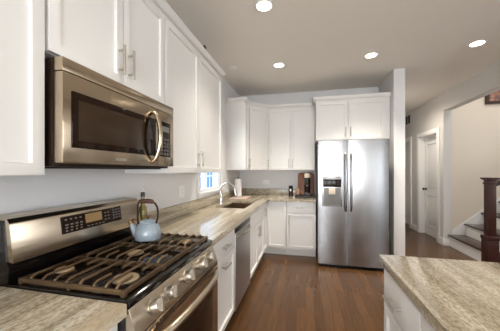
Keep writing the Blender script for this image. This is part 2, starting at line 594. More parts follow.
# doors in the hall
def hall_door(name, a, c, idx):
    d = MB()
    x0 = XH + 0.098
    w = c - a - 0.03
    t = bmesh.new()
    L = a + 0.015
    # leaf with two recessed panels
    bmesh.ops.create_cube(t, size=1)
    for v in t.verts:
        v.co = Vector((x0 + 0.018 + v.co.x * 0.036, L + w / 2 + v.co.y * w, 1.036 + v.co.z * 2.065))
    d.add(t)
    for z0, z1 in ((0.20, 0.86), (1.02, 1.93)):
        y0, y1 = L + 0.12, L + w - 0.12
        # raised border moulding and panel field
        for (p0, p1, q0, q1) in ((y0, y1, z0, z0 + 0.02), (y0, y1, z1 - 0.02, z1), (y0, y0 + 0.02, z0 + 0.02, z1 - 0.02), (y1 - 0.02, y1, z0 + 0.02, z1 - 0.02)):
            d.box(x0 - 0.016, x0 + 0.002, p0, p1, q0, q1, 0.004)
        d.box(x0 - 0.012, x0 + 0.002, y0 + 0.05, y1 - 0.05, z0 + 0.05, z1 - 0.05, 0.004)
    o = struct(d.build(name, 'trim'))
    off = o.location.copy()
    k = MB()
    ky = c - 0.08
    q = Matrix.Rotation(-PI / 2, 4, 'Y')
    k.lathe([(0, -0.002), (0.03, 0), (0.03, 0.006), (0.012, 0.01), (0.012, 0.03), (0.024, 0.036), (0.029, 0.05), (0.024, 0.064), (0, 0.068)], (x0 - off.x, ky - off.y, 0.965 - off.z), 24, q)
    k.build('door_knob', 'iron_dark', o)
    # jamb lining and casing
    j = MB()
    j.box(XH + 0.001, XH + 0.134, a, a + 0.013, 0.001, 2.09)
    j.box(XH + 0.001, XH + 0.134, c - 0.013, c, 0.001, 2.09)
    j.box(XH + 0.001, XH + 0.134, a + 0.013, c - 0.013, 2.076, 2.09)
    cw = 0.088
    x1, x2 = XH - 0.022, XH - 0.0005
    j.box(x1, x2, a - cw, a + 0.005, 0.001, 2.085 + cw, 0.004)
    j.box(x1, x2, c - 0.005, c + cw, 0.001, 2.085 + cw, 0.004)
    j.box(x1, x2, a + 0.005, c - 0.005, 2.085, 2.085 + cw, 0.004)
    struct(j.build('trim_%d' % idx, 'trim'))
hall_door('door_1', D1A, D1B, 1)
hall_door('door_2', D2A, D2B, 2)
# baseboards
b = MB()
b.box(XH - 0.016, XH - 0.0005, D1B + 0.09, D2A - 0.09, 0.0005, 0.13, 0.004)
b.box(XH - 0.016, XH - 0.0005, YN, D1A - 0.09, 0.0005, 0.13, 0.004)
b.box(XH - 0.016, XH + 0.15, YN - 0.017, YN - 0.0005, 0.0005, 0.13, 0.004)
struct(b.build('baseboard_hall', 'trim'))
b = MB()
b.box(1.337, 1.352, 3.81, 7.58, 0.0005, 0.13, 0.004)
b.box(1.20, 1.352, 3.80, 3.8175, 0.0005, 0.13, 0.004)
struct(b.build('baseboard_partition', 'trim'))

# ------------------------------------------------------------------ cabinets
def pull(parent, x, z, L=0.14, vertical=True, y=-0.02, name='handle', d=0.033, r=0.0065):
    m = MB()
    if vertical:
        m.cyl((x, y - d, z - L / 2), (x, y - d, z + L / 2), r, seg=12)
        for s in (-1, 1):
            m.cyl((x, y + 0.0005, z + s * L * 0.33), (x, y - d, z + s * L * 0.33), r * 0.8, seg=10)
    else:
        m.cyl((x - L / 2, y - d, z), (x + L / 2, y - d, z), r, seg=12)
        for s in (-1, 1):
            m.cyl((x + s * L * 0.38, y + 0.0005, z), (x + s * L * 0.38, y - d, z), r * 0.8, seg=10)
    return m.build(name, 'nickel', parent)
def cab_door(cab, x0, x1, z0, z1, hx=None, hz=None, hL=0.145, vertical=True, name='door', rail=0.058):
    d = MB().shaker(x0, x1, z0, z1, 0.0, rail=rail).build(name, 'cabinet', cab)
    if hx is not None:
        pull(d, hx, hz, hL, vertical)
    return d
def slab(cab, x0, x1, z0, z1, hx=None, hz=None, hL=0.14, name='drawer'):
    d = MB().box(x0, x1, -0.02, 0.0, z0, z1, 0.0025).build(name, 'cabinet', cab)
    if hx is not None:
        pull(d, hx, hz, hL, False)
    return d
LEFT = PI / 2      # local -y faces +x, local x runs along +y
def upper(name, label, loc, rz, w, h, depth, doors, group=None):
    c = thing(name, label, 'cabinet', loc, rz, group)
    MB().box(0.001, w - 0.001, 0.0005, depth, 0, h, 0.001).build('body', 'cabinet', c)
    for (x0, x1, hx) in doors:
        cab_door(c, x0 + 0.004, x1 - 0.004, 0.002, h - 0.03, hx, 0.115)
    return c
FU = XU - 0.02     # box front of left uppers
DU = FU - XW - 0.002
UB, UT = 1.337, 2.405
G = 'white wall cabinets'
upper('wall_cabinet', 'white shaker wall cabinet at far left edge, closest to the camera', (FU, 0.09, UB), LEFT, 0.613, UT - UB, DU, [(0, 0.613, 0.05)], G)
upper('wall_cabinet', 'short white two-door wall cabinet directly above the microwave', (FU, RY0, 1.79), LEFT, 0.762, UT - 1.79, DU, [(0, 0.381, 0.381 - 0.032), (0.381, 0.762, 0.381 + 0.036)], G)
upper('wall_cabinet', 'tall white two-door wall cabinet between the microwave and the sink window', (FU, RY1 + 0.004, UB), LEFT, 1.143, UT - UB, DU, [(0, 0.538, 0.538 - 0.036), (0.538, 1.143, 0.538 + 0.04)], G)
# beyond the window: narrow cabinet, diagonal corner, back wall pair
UB2, UT2 = 1.368, 2.43
upper('wall_cabinet', 'narrow white wall cabinet with a blank end panel just past the sink window', (FU, 3.716, UB2), LEFT, 0.236, UT2 - UB2, DU, [(0.0, 0.236, 0.236 - 0.03)], G)
c = thing('corner_cabinet', 'white diagonal corner wall cabinet over the counter corner', 'cabinet', (XW, YB, UB2), 0, G)
yb2 = 0.33
b = MB()
pts = [(0.002, -0.002), (0.002, -0.609), (0.308, -0.609), (0.595, -0.322), (0.595, -0.002)]
b.prism(pts, 'z', 0, UT2 - UB2).build('body', 'cabinet', c)
# diagonal door: built facing -y then turned 45 degrees
def diag(bm_):
    p0, p1 = Vector((0.308, -0.609, 0)), Vector((0.595, -0.322, 0))
    d = (p1 - p0)
    m = Matrix.Translation(p0) @ Matrix.Rotation(math.atan2(d.y, d.x), 4, 'Z')
    bm_.transform(m)
    return d.length
LD = math.hypot(0.287, 0.287)
m = MB().shaker(0.012, LD - 0.008, 0.002, UT2 - UB2 - 0.03, -0.0008)
diag(m.bm)
dd = m.build('door', 'cabinet', c)
m = MB()
zz = 0.115
m.cyl((LD - 0.04, -0.053, zz - 0.07), (LD - 0.04, -0.053, zz + 0.07), 0.0058, seg=12)
for s in (-1, 1):
    m.cyl((LD - 0.04, -0.02, zz + s * 0.047), (LD - 0.04, -0.053, zz + s * 0.047), 0.0046, seg=10)
diag(m.bm)
m.build('handle', 'nickel', dd)
upper('wall_cabinet', 'white two-door wall cabinet on the back wall beside the fridge cabinet', (-0.622, YB - 0.31, UB2), 0, 0.77, UT2 - UB2, 0.308, [(0.0, 0.372, 0.372 - 0.03), (0.372, 0.77, 0.372 + 0.032)], G)
c = upper('wall_cabinet', 'deep white two-door cabinet mounted above the refrigerator', (0.152, 3.965, 1.822), 0, 1.04, UT2 - 1.822, 0.598, [(0.0, 0.465, 0.465 - 0.035), (0.465, 0.965, 0.465 + 0.035)], G)

# crown mouldings: a stepped cove profile
def crown(poly_in, poly_out, z0, z1, idx):
    """follows an open path: inner path along cabinet faces, outer path at the top of the cove"""
    t = bmesh.new()
    steps = [(0.0, 0.0), (0.12, 0.0), (0.14, 0.25), (0.3, 0.5), (0.55, 0.80), (0.80, 0.92), (0.82, 1.0), (1.0, 1.0)]
    rows = []
    for (zf, of) in steps:
        row = []
        for a, bb in zip(poly_in, poly_out):
            p = Vector((a[0] + (bb[0] - a[0]) * of, a[1] + (bb[1] - a[1]) * of, z0 + (z1 - z0) * zf))
            row.append(t.verts.new(p))
        rows.append(row)
    back = []
    for zz2 in (z1, z0):
        back.append([t.verts.new((a[0] - (bb[0] - a[0]) * 0.02 / 0.045, a[1] - (bb[1] - a[1]) * 0.02 / 0.045, zz2)) for a, bb in zip(poly_in, poly_out)])
    rows += back
    n = len(rows)
    for i in range(n):
        A, B = rows[i], rows[(i + 1) % n]
        for k in range(len(A) - 1):
            t.faces.new((A[k], A[k + 1], B[k + 1], B[k]))
    for k in (0, len(poly_in) - 1):
        t.faces.new([r[k] for r in rows])
    bmesh.ops.recalc_face_normals(t, faces=list(t.faces))
    m = MB()
    m.add(t)
    return struct(m.build('trim_%d' % idx, 'cabinet'))
e = 0.045
fx = FU - 0.0
crown([(fx, 0.09), (fx, 2.620), (XW + 0.03, 2.620)], [(fx + e, 0.09), (fx + e, 2.620 + e), (XW + 0.03, 2.620 + e)], UT + 0.001, 2.452, 3)
k = 0.4142
pin = [(XW + 0.03, 3.716), (fx, 3.716), (fx, 3.957), (-0.626, YB - 0.318), (0.10, YB - 0.318)]
pout = [(XW + 0.03, 3.716 - e), (fx + e, 3.716 - e), (fx + e, 3.957 - e * k), (-0.626 + e * k, YB - 0.318 - e), (0.10, YB - 0.318 - e)]
crown(pin, pout, UT2 + 0.001, 2.482, 4)
crown([(0.153, YB - 0.31), (0.153, 3.965), (1.19, 3.965)], [(0.153 - e, YB - 0.31), (0.153 - e, 3.965 - e), (1.19, 3.965 - e)], UT2 + 0.001, 2.486, 5)

# base cabinets
FB = XB - 0.02
DB = FB - XW - 0.002
def base_cab(name, label, loc, rz, w, depth, group='white base cabinets', top=0.872, hollow=False):
    c = thing(name, label, 'cabinet', loc, rz, group)
    b = MB()
    if hollow:
        b.box(0.001, 0.02, 0.0005, depth, 0.11, top)
        b.box(w - 0.02, w - 0.001, 0.0005, depth, 0.11, top)
        b.box(0.02, w - 0.02, 0.0005, depth, 0.11, 0.13)
        b.box(0.02, w - 0.02, depth - 0.012, depth, 0.13, top)
        b.box(0.02, w - 0.02, 0.0005, 0.02, 0.13, top)
    else:
        b.box(0.001, w - 0.001, 0.0005, depth, 0.11, top)
    b.build('body', 'cabinet', c)
    MB().box(0.001, w - 0.001, 0.07, depth, 0.001, 0.1095).build('toe_kick', 'cabinet', c)
    return c
ZD0, ZDm, ZD1 = 0.135, 0.686, 0.866
c = base_cab('base_cabinet', 'white base cabinet under the near counter, left of the range', (FB, 0.10, 0), LEFT, 0.605, DB)
slab(c, 0.003, 0.602, ZDm + 0.004, ZD1, 0.30, 0.775)
cab_door(c, 0.003, 0.602, ZD0, ZDm, 0.06, 0.58)
c = base_cab('base_cabinet', 'white base cabinet with drawer between the range and dishwasher', (FB, RY1 + 0.006, 0), LEFT, 0.612, DB)
slab(c, 0.003, 0.609, ZDm + 0.004, ZD1, 0.33, 0.775, 0.14)
cab_door(c, 0.003, 0.609, ZD0, ZDm, 0.33, 0.63, 0.14, False)
c = base_cab('base_cabinet', 'white two-door base cabinet under the kitchen sink', (FB, 2.70, 0), LEFT, 0.94, DB, hollow=True)
slab(c, 0.003, 0.937, ZDm + 0.004, ZD1, name='false_front')
cab_door(c, 0.003, 0.4685, ZD0, ZDm, 0.4685 - 0.04, 0.57, 0.135)
cab_door(c, 0.4715, 0.937, ZD0, ZDm, 0.4715 + 0.04, 0.57, 0.135)
# corner (two leaves meeting at a right angle)
c = thing('base_cabinet', 'white corner base cabinet with doors meeting at the inner corner', 'cabinet', (FB, YB - 0.612 + 0.022, 0), 0, 'white base cabinets')
x2 = -0.302 - FB
yk = 3.956 + 0.02 - (YB - 0.59)
b = MB()
yS = 3.644 - (YB - 0.59)
yW = YB - 0.002 - (YB - 0.59)
pts = [(XW + 0.002 - FB, yS), (-0.0005, yS), (-0.0005, 0.0005), (x2, 0.0005), (x2, yW), (XW + 0.002 - FB, yW)]
b.prism(pts, 'z', 0.11, 0.872).build('body', 'cabinet', c)
pts = [(XW + 0.002 - FB, yS), (-0.07, yS), (-0.07, 0.07), (x2, 0.07), (x2, yW), (XW + 0.002 - FB, yW)]
MB().prism(pts, 'z', 0.001, 0.1095).build('toe_kick', 'cabinet', c)
m = MB().shaker(0, -yS - 0.024, ZD0, ZD1, 0)
m.bm.transform(Matrix.Translation((0, yS + 0.003, 0)) @ Matrix.Rotation(PI / 2, 4, 'Z'))
d = m.build('door', 'cabinet', c)
m = MB()
m.cyl((0.052, yS + 0.055, 0.655), (0.052, yS + 0.055, 0.795), 0.0058, seg=12)
for s in (0.68, 0.77):
    m.cyl((0.0195, yS + 0.055, s), (0.052, yS + 0.055, s), 0.0046, seg=10)
m.build('handle', 'nickel', d)
cab_door(c, 0.022, x2 - 0.003, ZD0, ZD1)
YF = YB - 0.59
c = base_cab('base_cabinet', 'white base cabinet with one drawer and door beside the refrigerator', (-0.30, YF, 0), 0, 0.452, 0.587)
slab(c, 0.004, 0.448, ZDm + 0.004, ZD1, 0.215, 0.775, 0.13)
cab_door(c, 0.004, 0.448, ZD0, ZDm, 0.04, 0.59)

# ------------------------------------------------------------------ countertops
def bool_free_top(polys, name, label, z0=0.8735, z1=CT, splash=(), cat='countertop'):
    m = MB()
    for (x0, x1, y0, y1) in polys:
        m.box(x0, x1, y0, y1, z0, z1)
    bmesh.ops.remove_doubles(m.bm, verts=list(m.bm.verts), dist=1e-5)
    o = m.build(name, 'granite')
    tag(o, label, cat, 'granite countertops')
    for (x0, x1, y0, y1, a, bb) in splash:
        s = MB().box(x0, x1, y0, y1, a, bb, 0.003)
        bmesh.ops.translate(s.bm, verts=list(s.bm.verts), vec=-o.location)
        s.build('backsplash', 'granite', o)
    return o
def top_poly(pts, holes_none=None):
    pass
SX0, SX1, SY0, SY1 = -1.075, -0.70, 2.81, 3.60
yA = RY1 + 0.003
yE = YB - 0.645
bool_free_top([(XW + 0.001, XC, yA, SY0), (XW + 0.001, SX0, SY0, SY1), (SX1, XC, SY0, SY1), (XW + 0.001, XC, SY1, YB - 0.001), (XC, 0.153, yE, YB - 0.001)],
              'countertop', 'long L-shaped veined granite countertop holding the sink',
              splash=[(XW + 0.001, XW + 0.021, yA, YB - 0.021, CT + 0.0005, 1.026), (XW + 0.001, 0.153, YB - 0.021, YB - 0.001, CT + 0.0005, 1.026)])
bool_free_top([(XW + 0.001, XC, 0.09, RY0 - 0.003)], 'countertop', 'short veined granite countertop left of the range, nearest the camera',
              splash=[(XW + 0.001, XW + 0.021, 0.09, RY0 - 0.003, CT + 0.0005, 1.026)])

# ------------------------------------------------------------------ sink, faucet
s = thing('sink', 'undermount metal sink set into the granite below the window', 'sink', ((SX0 + SX1) / 2, (SY0 + SY1) / 2, 0.70))
hw, hl = (SX1 - SX0) / 2 + 0.008, (SY1 - SY0) / 2 + 0.008
b = MB()
b.box(-hw, hw, -hl, hl, 0, 0.006)
b.box(-hw, -hw + 0.006, -hl, hl, 0.006, 0.172)
b.box(hw - 0.006, hw, -hl, hl, 0.006, 0.172)
b.box(-hw + 0.006, hw - 0.006, -hl, -hl + 0.006, 0.006, 0.172)
b.box(-hw + 0.006, hw - 0.006, hl - 0.006, hl, 0.006, 0.172)
b.build('basin', 'sink', s)
b = MB().lathe([(0.045, 0.0065), (0.045, 0.009), (0.03, 0.008), (0, 0.0075)], (0, 0, 0), 24)
b.build('drain', 'chrome', s)
fx_, fy_ = -1.135, 3.23
fc = thing('faucet', 'tall chrome gooseneck faucet arching over the sink', 'faucet', (fx_, fy_, CT + 0.0005))
MB().lathe([(0.03, 0), (0.03, 0.012), (0.021, 0.018), (0.02, 0.07), (0.017, 0.08)], (0, 0, 0), 24).build('base', 'chrome', fc)
pts = [(0.006, 0, 0.075), (0.006, 0, 0.095)]
for i in range(0, 15):
    a = PI + 0.55 - i * (PI + 0.55 - 0.05) / 14
    pts.append((0.098 + 0.108 * math.cos(a), -0.012 * i / 14, 0.166 + 0.108 * math.sin(a)))
sp = MB().tube(pts, 0.0125, 14).build('spout', 'chrome', fc)
e1, e0 = Vector(pts[-1]), Vector(pts[-2])
dv = (e1 - e0).normalized()
MB().cyl(e1 - dv * 0.002, e1 + dv * 0.055, 0.016, 0.018).build('spray_head', 'chrome', fc)
MB().cyl((0, 0.015, 0.05), (0.0, 0.075, 0.075), 0.007, 0.006).build('lever', 'chrome', fc)

# ------------------------------------------------------------------ dishwasher
dw = thing('dishwasher', 'stainless dishwasher built in between white base cabinets', 'dishwasher', (FB, 2.097, 0), LEFT)
MB().box(0.002, 0.597, 0.004, DB, 0.10, 0.868).build('body', 'slot', dw)
MB().box(0.004, 0.595, -0.024, 0.003, 0.115, 0.800, 0.004).build('door', 'steel_soft', dw)
MB().box(0.004, 0.595, -0.024, 0.003, 0.803, 0.866, 0.004).build('control_panel', 'black_plastic', dw)
b = MB()
pts = []
for i in range(13):
    f_ = i / 12
    pts.append((0.07 + 0.455 * f_, -0.03 - 0.035 * math.sin(PI * f_) ** 0.6, 0.765))
b.tube(pts, 0.009, 12)
b.build('handle', 'steel', dw)
MB().box(0.004, 0.595, 0.05, 0.10, 0.001, 0.098).build('toe_kick', 'black_plastic', dw)

# ------------------------------------------------------------------ range
rg = thing('range', 'freestanding stainless gas range with five knobs and bowed oven handle', 'stove', (XW, RY0 + 0.002, 0))
RW = 0.758
X = lambda x: x - XW
MB().box(X(-1.205), X(-0.585), 0, RW, 0.08, 0.893, 0.003).build('body', 'black_plastic', rg)
for y in (0.05, RW - 0.05):
    for x in (-1.15, -0.65):
        MB().cyl((X(x), y, 0.001), (X(x), y, 0.081), 0.018).build('foot', 'black_plastic', rg)
b = MB()
b.prism([(X(-1.125), 0.894), (X(-1.125), 0.922), (X(-0.585), 0.922), (X(-0.572), 0.915), (X(-0.572), 0.897), (X(-0.580), 0.894)], 'y', 0.0, RW, 0.003)
ck = b.build('cooktop', 'black_enamel', rg)
# sloping stainless control fascia
b = MB()
b.prism([(X(-0.5845), 0.8925), (X(-0.573), 0.8925), (X(-0.543), 0.800), (X(-0.5845), 0.800)], 'y', 0.0, RW, 0.002)
fa = b.build('control_fascia', 'steel', rg)
nrm = Vector((0.0925, 0, 0.030)).normalized()
q = Vector((0, 0, 1)).rotation_difference(nrm).to_matrix().to_4x4()
for y in (0.825, 0.93, 1.092, 1.254, 1.36):
    b = MB()
    b.lathe([(0.031, 0.0), (0.031, 0.006), (0.0265, 0.008), (0.025, 0.030), (0.023, 0.033), (0, 0.0335)], (X(-0.5575), y - RY0, 0.846), 28, q)
    t = bmesh.new()
    bmesh.ops.create_cube(t, size=1)
    t.transform(Matrix.Diagonal((0.009, 0.046, 0.012, 1)))
    bmesh.ops.rotate(t, verts=list(t.verts), cent=(0, 0, 0), matrix=Matrix.Rotation(1.2, 3, 'Z'))
    bmesh.ops.translate(t, verts=list(t.verts), vec=(0, 0, 0.038))
    b.add(t, Matrix.Translation((X(-0.5575), y - RY0, 0.846)) @ q)
    kn = b.build('knob', 'nickel', fa)
# vent strip with slots
b = MB().box(X(-0.5845), X(-0.538), 0.0, RW, 0.766, 0.797, 0.002)
vs = b.build('vent_strip', 'steel', rg)
b = MB()
for i in range(26):
    y = 0.10 + i * (RW - 0.20) / 25
    b.box(X(-0.5382), X(-0.5372), y, y + 0.012, 0.772, 0.791)
b.build('vent_slots', 'slot', vs)
# oven door
od = MB().box(X(-0.5845), X(-0.535), 0.003, RW - 0.003, 0.235, 0.762, 0.005).build('oven_door', 'steel', rg)
MB().box(X(-0.5352), X(-0.5318), 0.10, RW - 0.10, 0.33, 0.685, 0.003).build('window', 'dark_glass', od)
pts, rad = [], []
for i in range(25):
    f_ = i / 24
    bow = 1 - abs(2 * f_ - 1) ** 2.6
    pts.append((X(-0.538) + 0.062 * min(1, bow * 1.0), 0.035 + (RW - 0.07) * f_, 0.735 + 0.03 * bow))
    rad.append(0.0165)
MB().tube(pts, 0.0145, 16, rad).build('handle', 'steel', od)
MB().box(X(-0.5845), X(-0.540), 0.003, RW - 0.003, 0.085, 0.230, 0.005).build('storage_drawer', 'steel', rg)
# backguard
b = MB()
b.prism([(X(-1.2195), 0.894), (X(-1.2195), 1.160), (X(-1.130), 1.160), (X(-1.113), 1.0), (X(-1.098), 0.985), (X(-1.102), 0.9235), (X(-1.1255), 0.9225), (X(-1.1255), 0.894)], 'y', 0.0, RW, 0.002)
bgd = b.build('backguard', 'black_enamel', rg)
b = MB()
b.prism([(X(-1.118), 1.006), (X(-1.082), 1.000), (X(-1.103), 1.150), (X(-1.116), 1.168), (X(-1.205), 1.176), (X(-1.205), 1.161), (X(-1.129), 1.161)], 'y', 0.004, RW - 0.004, 0.003)
st = b.build('control_console', 'steel', rg)
# lay the key panel on the tilted steel face
f0, f1 = Vector((X(-1.082), 0, 1.000)), Vector((X(-1.103), 0, 1.150))
dv = (f1 - f0)
def face_pt(y, fz, off):
    n = Vector((dv.z, 0, -dv.x)).normalized()
    p = f0 + dv * fz + n * off
    return Vector((p.x, y, p.z))
def face_rect(m, y0, y1, z0, z1, o0, o1):
    t = bmesh.new()
    c8 = [t.verts.new(face_pt(y, z, o)) for o in (o0, o1) for (y, z) in ((y0, z0), (y1, z0), (y1, z1), (y0, z1))]
    t.faces.new(c8[:4])
    t.faces.new(c8[4:])
    for i in range(4):
        t.faces.new((c8[i], c8[(i + 1) % 4], c8[4 + (i + 1) % 4], c8[4 + i]))
    bmesh.ops.recalc_face_normals(t, faces=list(t.faces))
    m.add(t)
m = MB()
PY0, PY1 = 0.205, 0.580
face_rect(m, PY0, PY1, 0.40, 0.93, -0.001, 0.0025)
kp = m.build('key_panel', 'dark_glass', st)
def key(y0, y1, z0, z1, mt):
    m = MB()
    face_rect(m, y0, y1, z0, z1, 0.0026, 0.0029)
    m.build('key', mt, st)
for (z, w_) in ((0.82, 0.011), (0.66, 0.016), (0.57, 0.013), (0.48, 0.010)):
    for i in range(4):
        y = PY0 + 0.018 + i * 0.026
        key(y, y + w_, z - 0.022, z + 0.022, 'keys')
for i in range(5):
    y = PY0 + 0.135 + i * 0.024
    key(y, y + 0.014, 0.46, 0.49, 'keys')
for z in (0.80, 0.68, 0.56):
    for i in range(2):
        key(PY0 + 0.25 + i * 0.022, PY0 + 0.262 + i * 0.022, z - 0.022, z + 0.018, 'keys')
for z in (0.84, 0.74, 0.64, 0.54):
    for i in range(3):
        y = PY0 + 0.310 + i * 0.021
        key(y, y + 0.016, z - 0.032, z + 0.032, 'keys_dim')
m = MB()
face_rect(m, PY0 + 0.128, PY0 + 0.232, 0.58, 0.88, 0.0026, 0.003)
m.build('display', 'display', st)
# burners and grates
def burner(x, y, r):
    bb = MB().lathe([(r * 1.12, 0.9225), (r * 1.08, 0.926), (r*0.9, 0.928), (r*0.9, 0.934), (r * 0.85, 0.936), (0, 0.936)], (X(x), y - RY0, 0), 32).build('burner', 'iron_dark', rg)
    MB().lathe([(r * 0.84, 0.9365), (r * 0.86, 0.942), (r * 0.80, 0.945), (0, 0.946)], (X(x), y - RY0, 0), 32).build('burner_cap', 'burner_brass', bb)
burner(-0.675, 0.822, 0.056)
burner(-0.985, 0.838, 0.040)
burner(-0.840, 1.092, 0.046)
burner(-0.685, 1.330, 0.040)
burner(-0.965, 1.330, 0.046)
def grate(y0, y1, bars):
    m = MB()
    xa, xb = X(-1.06), X(-0.607)
    zt = 0.957
    w = 0.0048
    for y in (y0, y1):
        m.box(xa, xb, y - w, y + w, zt - 0.030, zt - 0.012, 0.002)
    for x in (xa, xb):
        m.box(x - w, x + w, y0, y1, zt - 0.030, zt - 0.012, 0.002)
    for x in (xa, xb, (xa + xb) / 2):
        for y in (y0, y1):
            m.box(x - 0.008, x + 0.008, y - 0.008, y + 0.008, 0.9225, zt - 0.012, 0.002)
    ym = (y0 + y1) / 2
    for i, x in enumerate(bars):
        xx = X(x)
        e0 = [(xx, y0 + 0.002, zt - 0.026), (xx, y0 + 0.008, zt - 0.010), (xx, y0 + 0.020, zt - 0.002)]
        e1 = [(xx, y1 - 0.020, zt - 0.002), (xx, y1 - 0.008, zt - 0.010), (xx, y1 - 0.002, zt - 0.026)]
        if i in (1, 3, 4, 6):
            m.tube(e0 + e1, 0.0052, 8)
        else:
            m.tube(e0 + [(xx, y0 + 0.085, zt - 0.002)], 0.0052, 8)
            m.tube([(xx, y1 - 0.085, zt - 0.002)] + e1, 0.0052, 8)
    m.build('grate', 'cast_iron', rg)
bars = (-1.02, -0.965, -0.91, -0.855, -0.795, -0.735, -0.685, -0.640)
for y0, y1 in ((0.018, 0.248), (0.262, 0.497), (0.511, 0.741)):
    grate(y0, y1, bars)

# ------------------------------------------------------------------ microwave
mw = thing('microwave', 'stainless over-the-range microwave hung below the short cabinet', 'microwave', (XW, RY0 + 0.001, 1.370))
MH = 0.394
XM = -0.844
MB().box(X(-1.2195), X(-0.884), 0, 0.760, 0.0, MH, 0.003).build('body', 'iron_dark', mw)
MB().box(X(-0.8835), X(XM), 0, 0.760, 0.345, MH, 0.004).build('vent_grille', 'steel_warm_lit', mw)
md_ = MB().box(X(-0.8835), X(XM), 0.0, 0.590, 0.012, 0.343, 0.005).build('door', 'steel_warm_lit', mw)
MB().box(X(XM - 0.001), X(XM + 0.0025), 0.034, 0.560, 0.070, 0.280, 0.004).build('window', 'dark_glass', md_)
MB().box(X(XM + 0.002), X(XM + 0.0035), 0.062, 0.455, 0.098, 0.252, 0.001).build('window_mesh', 'oven_mesh', md_)
pts = []
for i in range(21):
    f_ = i / 20
    pts.append((X(XM) + 0.004 + 0.042 * math.sin(PI * f_) ** 0.55, 0.535 + 0.004 * math.sin(PI * f_), 0.035 + 0.285 * f_))
MB().tube(pts, 0.0125, 14, flat=1.25).build('handle', 'steel_warm_lit', md_)
MB().box(X(XM + 0.001), X(XM + 0.002), 0.255, 0.325, 0.030, 0.042).build('badge', 'nickel', md_)
cp = MB().box(X(-0.8835), X(XM), 0.593, 0.760, 0.012, 0.343, 0.005).build('control_panel', 'steel_warm_lit', mw)
kp = MB().box(X(XM - 0.001), X(XM + 0.0025), 0.600, 0.715, 0.070, 0.280, 0.004).build('keypad', 'dark_glass', cp)
for r in range(5):
    for i in range(3):
        MB().box(X(XM + 0.0025), X(XM + 0.003), 0.616 + i * 0.031, 0.636 + i * 0.031, 0.080 + r * 0.022, 0.094 + r * 0.022).build('key', 'keys_dim', cp)
MB().box(X(XM + 0.0025), X(XM + 0.003), 0.612, 0.702, 0.222, 0.255).build('display', 'grey_plastic', cp)
MB().box(X(-1.15), X(-0.90), 0.06, 0.70, -0.006, 0.0).build('bottom_grille', 'slot', mw)

# ------------------------------------------------------------------ refrigerator
fr = thing('refrigerator', 'stainless side-by-side refrigerator with dispenser in its left door', 'refrigerator', (0.172, 3.628, 0))
FW = 0.911
MB().box(0.004, FW - 0.004, 0.072, 0.925, 0.03, 1.765, 0.006).build('body', 'grey_plastic', fr)
MB().box(0.01, FW - 0.01, 0.06, 0.12, 0.001, 0.045, 0.003).build('toe_grille', 'black_plastic', fr)
def fdoor(x0, x1):
    t = bmesh.new()
    n = 10
    pts = []
    for i in range(n + 1):
        f_ = i / n
        pts.append((x0 + (x1 - x0) * f_, 0.006 - 0.008 * math.sin(PI * f_) ** 0.45 + 0.004))
    pts += [(x1, 0.066), (x0, 0.066)]
    m = MB().prism(pts, 'z', 0.05, 1.78)
    return m
split = 0.398
ld = fdoor(0.0, split - 0.003)
ldo = ld.build('door', 'steel_cool', fr)
rd = fdoor(split + 0.003, FW)
rdo = rd.build('door', 'steel_cool', fr)
def fhandle(x, par):
    pts = []
    for i in range(21):
        f_ = i / 20
        pts.append((x, -0.008 - 0.052 * min(1, math.sin(PI * f_) ** 0.35), 0.80 + 0.80 * f_))
    MB().tube(pts, 0.0125, 14).build('handle', 'steel_cool', par)
fhandle(split - 0.034, ldo)
fhandle(split + 0.034, rdo)
# dispenser: bezel, dark control face, recess, paddle
b = MB()
b.box(0.052, 0.318, -0.014, 0.002, 0.862, 1.262, 0.006)
dp = b.build('dispenser', 'steel_cool', fr)
m = MB()
ar = [(0.06, 1.262)] + [(0.185 + 0.125 * math.cos(PI - PI * i / 12), 1.262 + 0.040 * math.sin(PI * i / 12)) for i in range(1, 12)] + [(0.31, 1.262)]
m.prism(ar, 'y', -0.012, 0.002, 0.002)
m.build('dispenser_arch', 'steel_cool', dp)
MB().box(0.066, 0.304, -0.0175, -0.0135, 1.130, 1.238, 0.002).build('control_display', 'dark_glass', dp)
for r in range(2):
    for i in range(5):
        MB().box(0.086 + i * 0.042, 0.106 + i * 0.042, -0.0178, -0.0174, 1.160 + r * 0.04, 1.168 + r * 0.04).build('display_mark', 'keys_dim', dp)
MB().box(0.072, 0.298, -0.0150, -0.0138, 0.872, 1.122, 0.001).build('recess', 'grey_plastic', dp)
MB().box(0.140, 0.225, -0.030, -0.015, 1.03, 1.115, 0.006).build('spout', 'cream', dp)
MB().box(0.076, 0.294, -0.034, -0.0155, 0.868, 0.884, 0.003).build('drip_tray', 'grey_plastic', dp)

# ------------------------------------------------------------------ island
IX = 0.378
IY1 = 1.428
m = MB().box(IX, 1.62, -0.75, IY1, 0.8735, CT, 0.0015)
tag(m.build('countertop', 'granite'), 'wide veined granite island top at the lower right', 'countertop', 'granite countertops')
RIGHT = -PI / 2    # local -y faces -x, local x runs toward -y
def isl(label, y1, w):
    c = thing('island_cabinet', label, 'cabinet', (IX + 0.032, y1, 0), RIGHT, 'white island cabinets')
    MB().box(0.001, w - 0.001, 0.0005, 0.90, 0.11, 0.872).build('body', 'cabinet', c)
    MB().box(0.001, w - 0.001, 0.07, 0.90, 0.001, 0.1095).build('toe_kick', 'cabinet', c)
    return c
c = isl('white island cabinet with drawer at the island corner facing the range', 1.404, 0.425)
slab(c, 0.012, 0.420, ZDm + 0.004, ZD1, 0.19, 0.765, 0.13)
cab_door(c, 0.012, 0.420, ZD0, ZDm, 0.37, 0.60)
c = isl('white island cabinet second from the island corner, toward the camera', 0.977, 0.76)
slab(c, 0.004, 0.756, ZDm + 0.004, ZD1, 0.38, 0.765, 0.13)
cab_door(c, 0.004, 0.378, ZD0, ZDm, 0.33, 0.60)
cab_door(c, 0.382, 0.756, ZD0, ZDm, 0.43, 0.60)

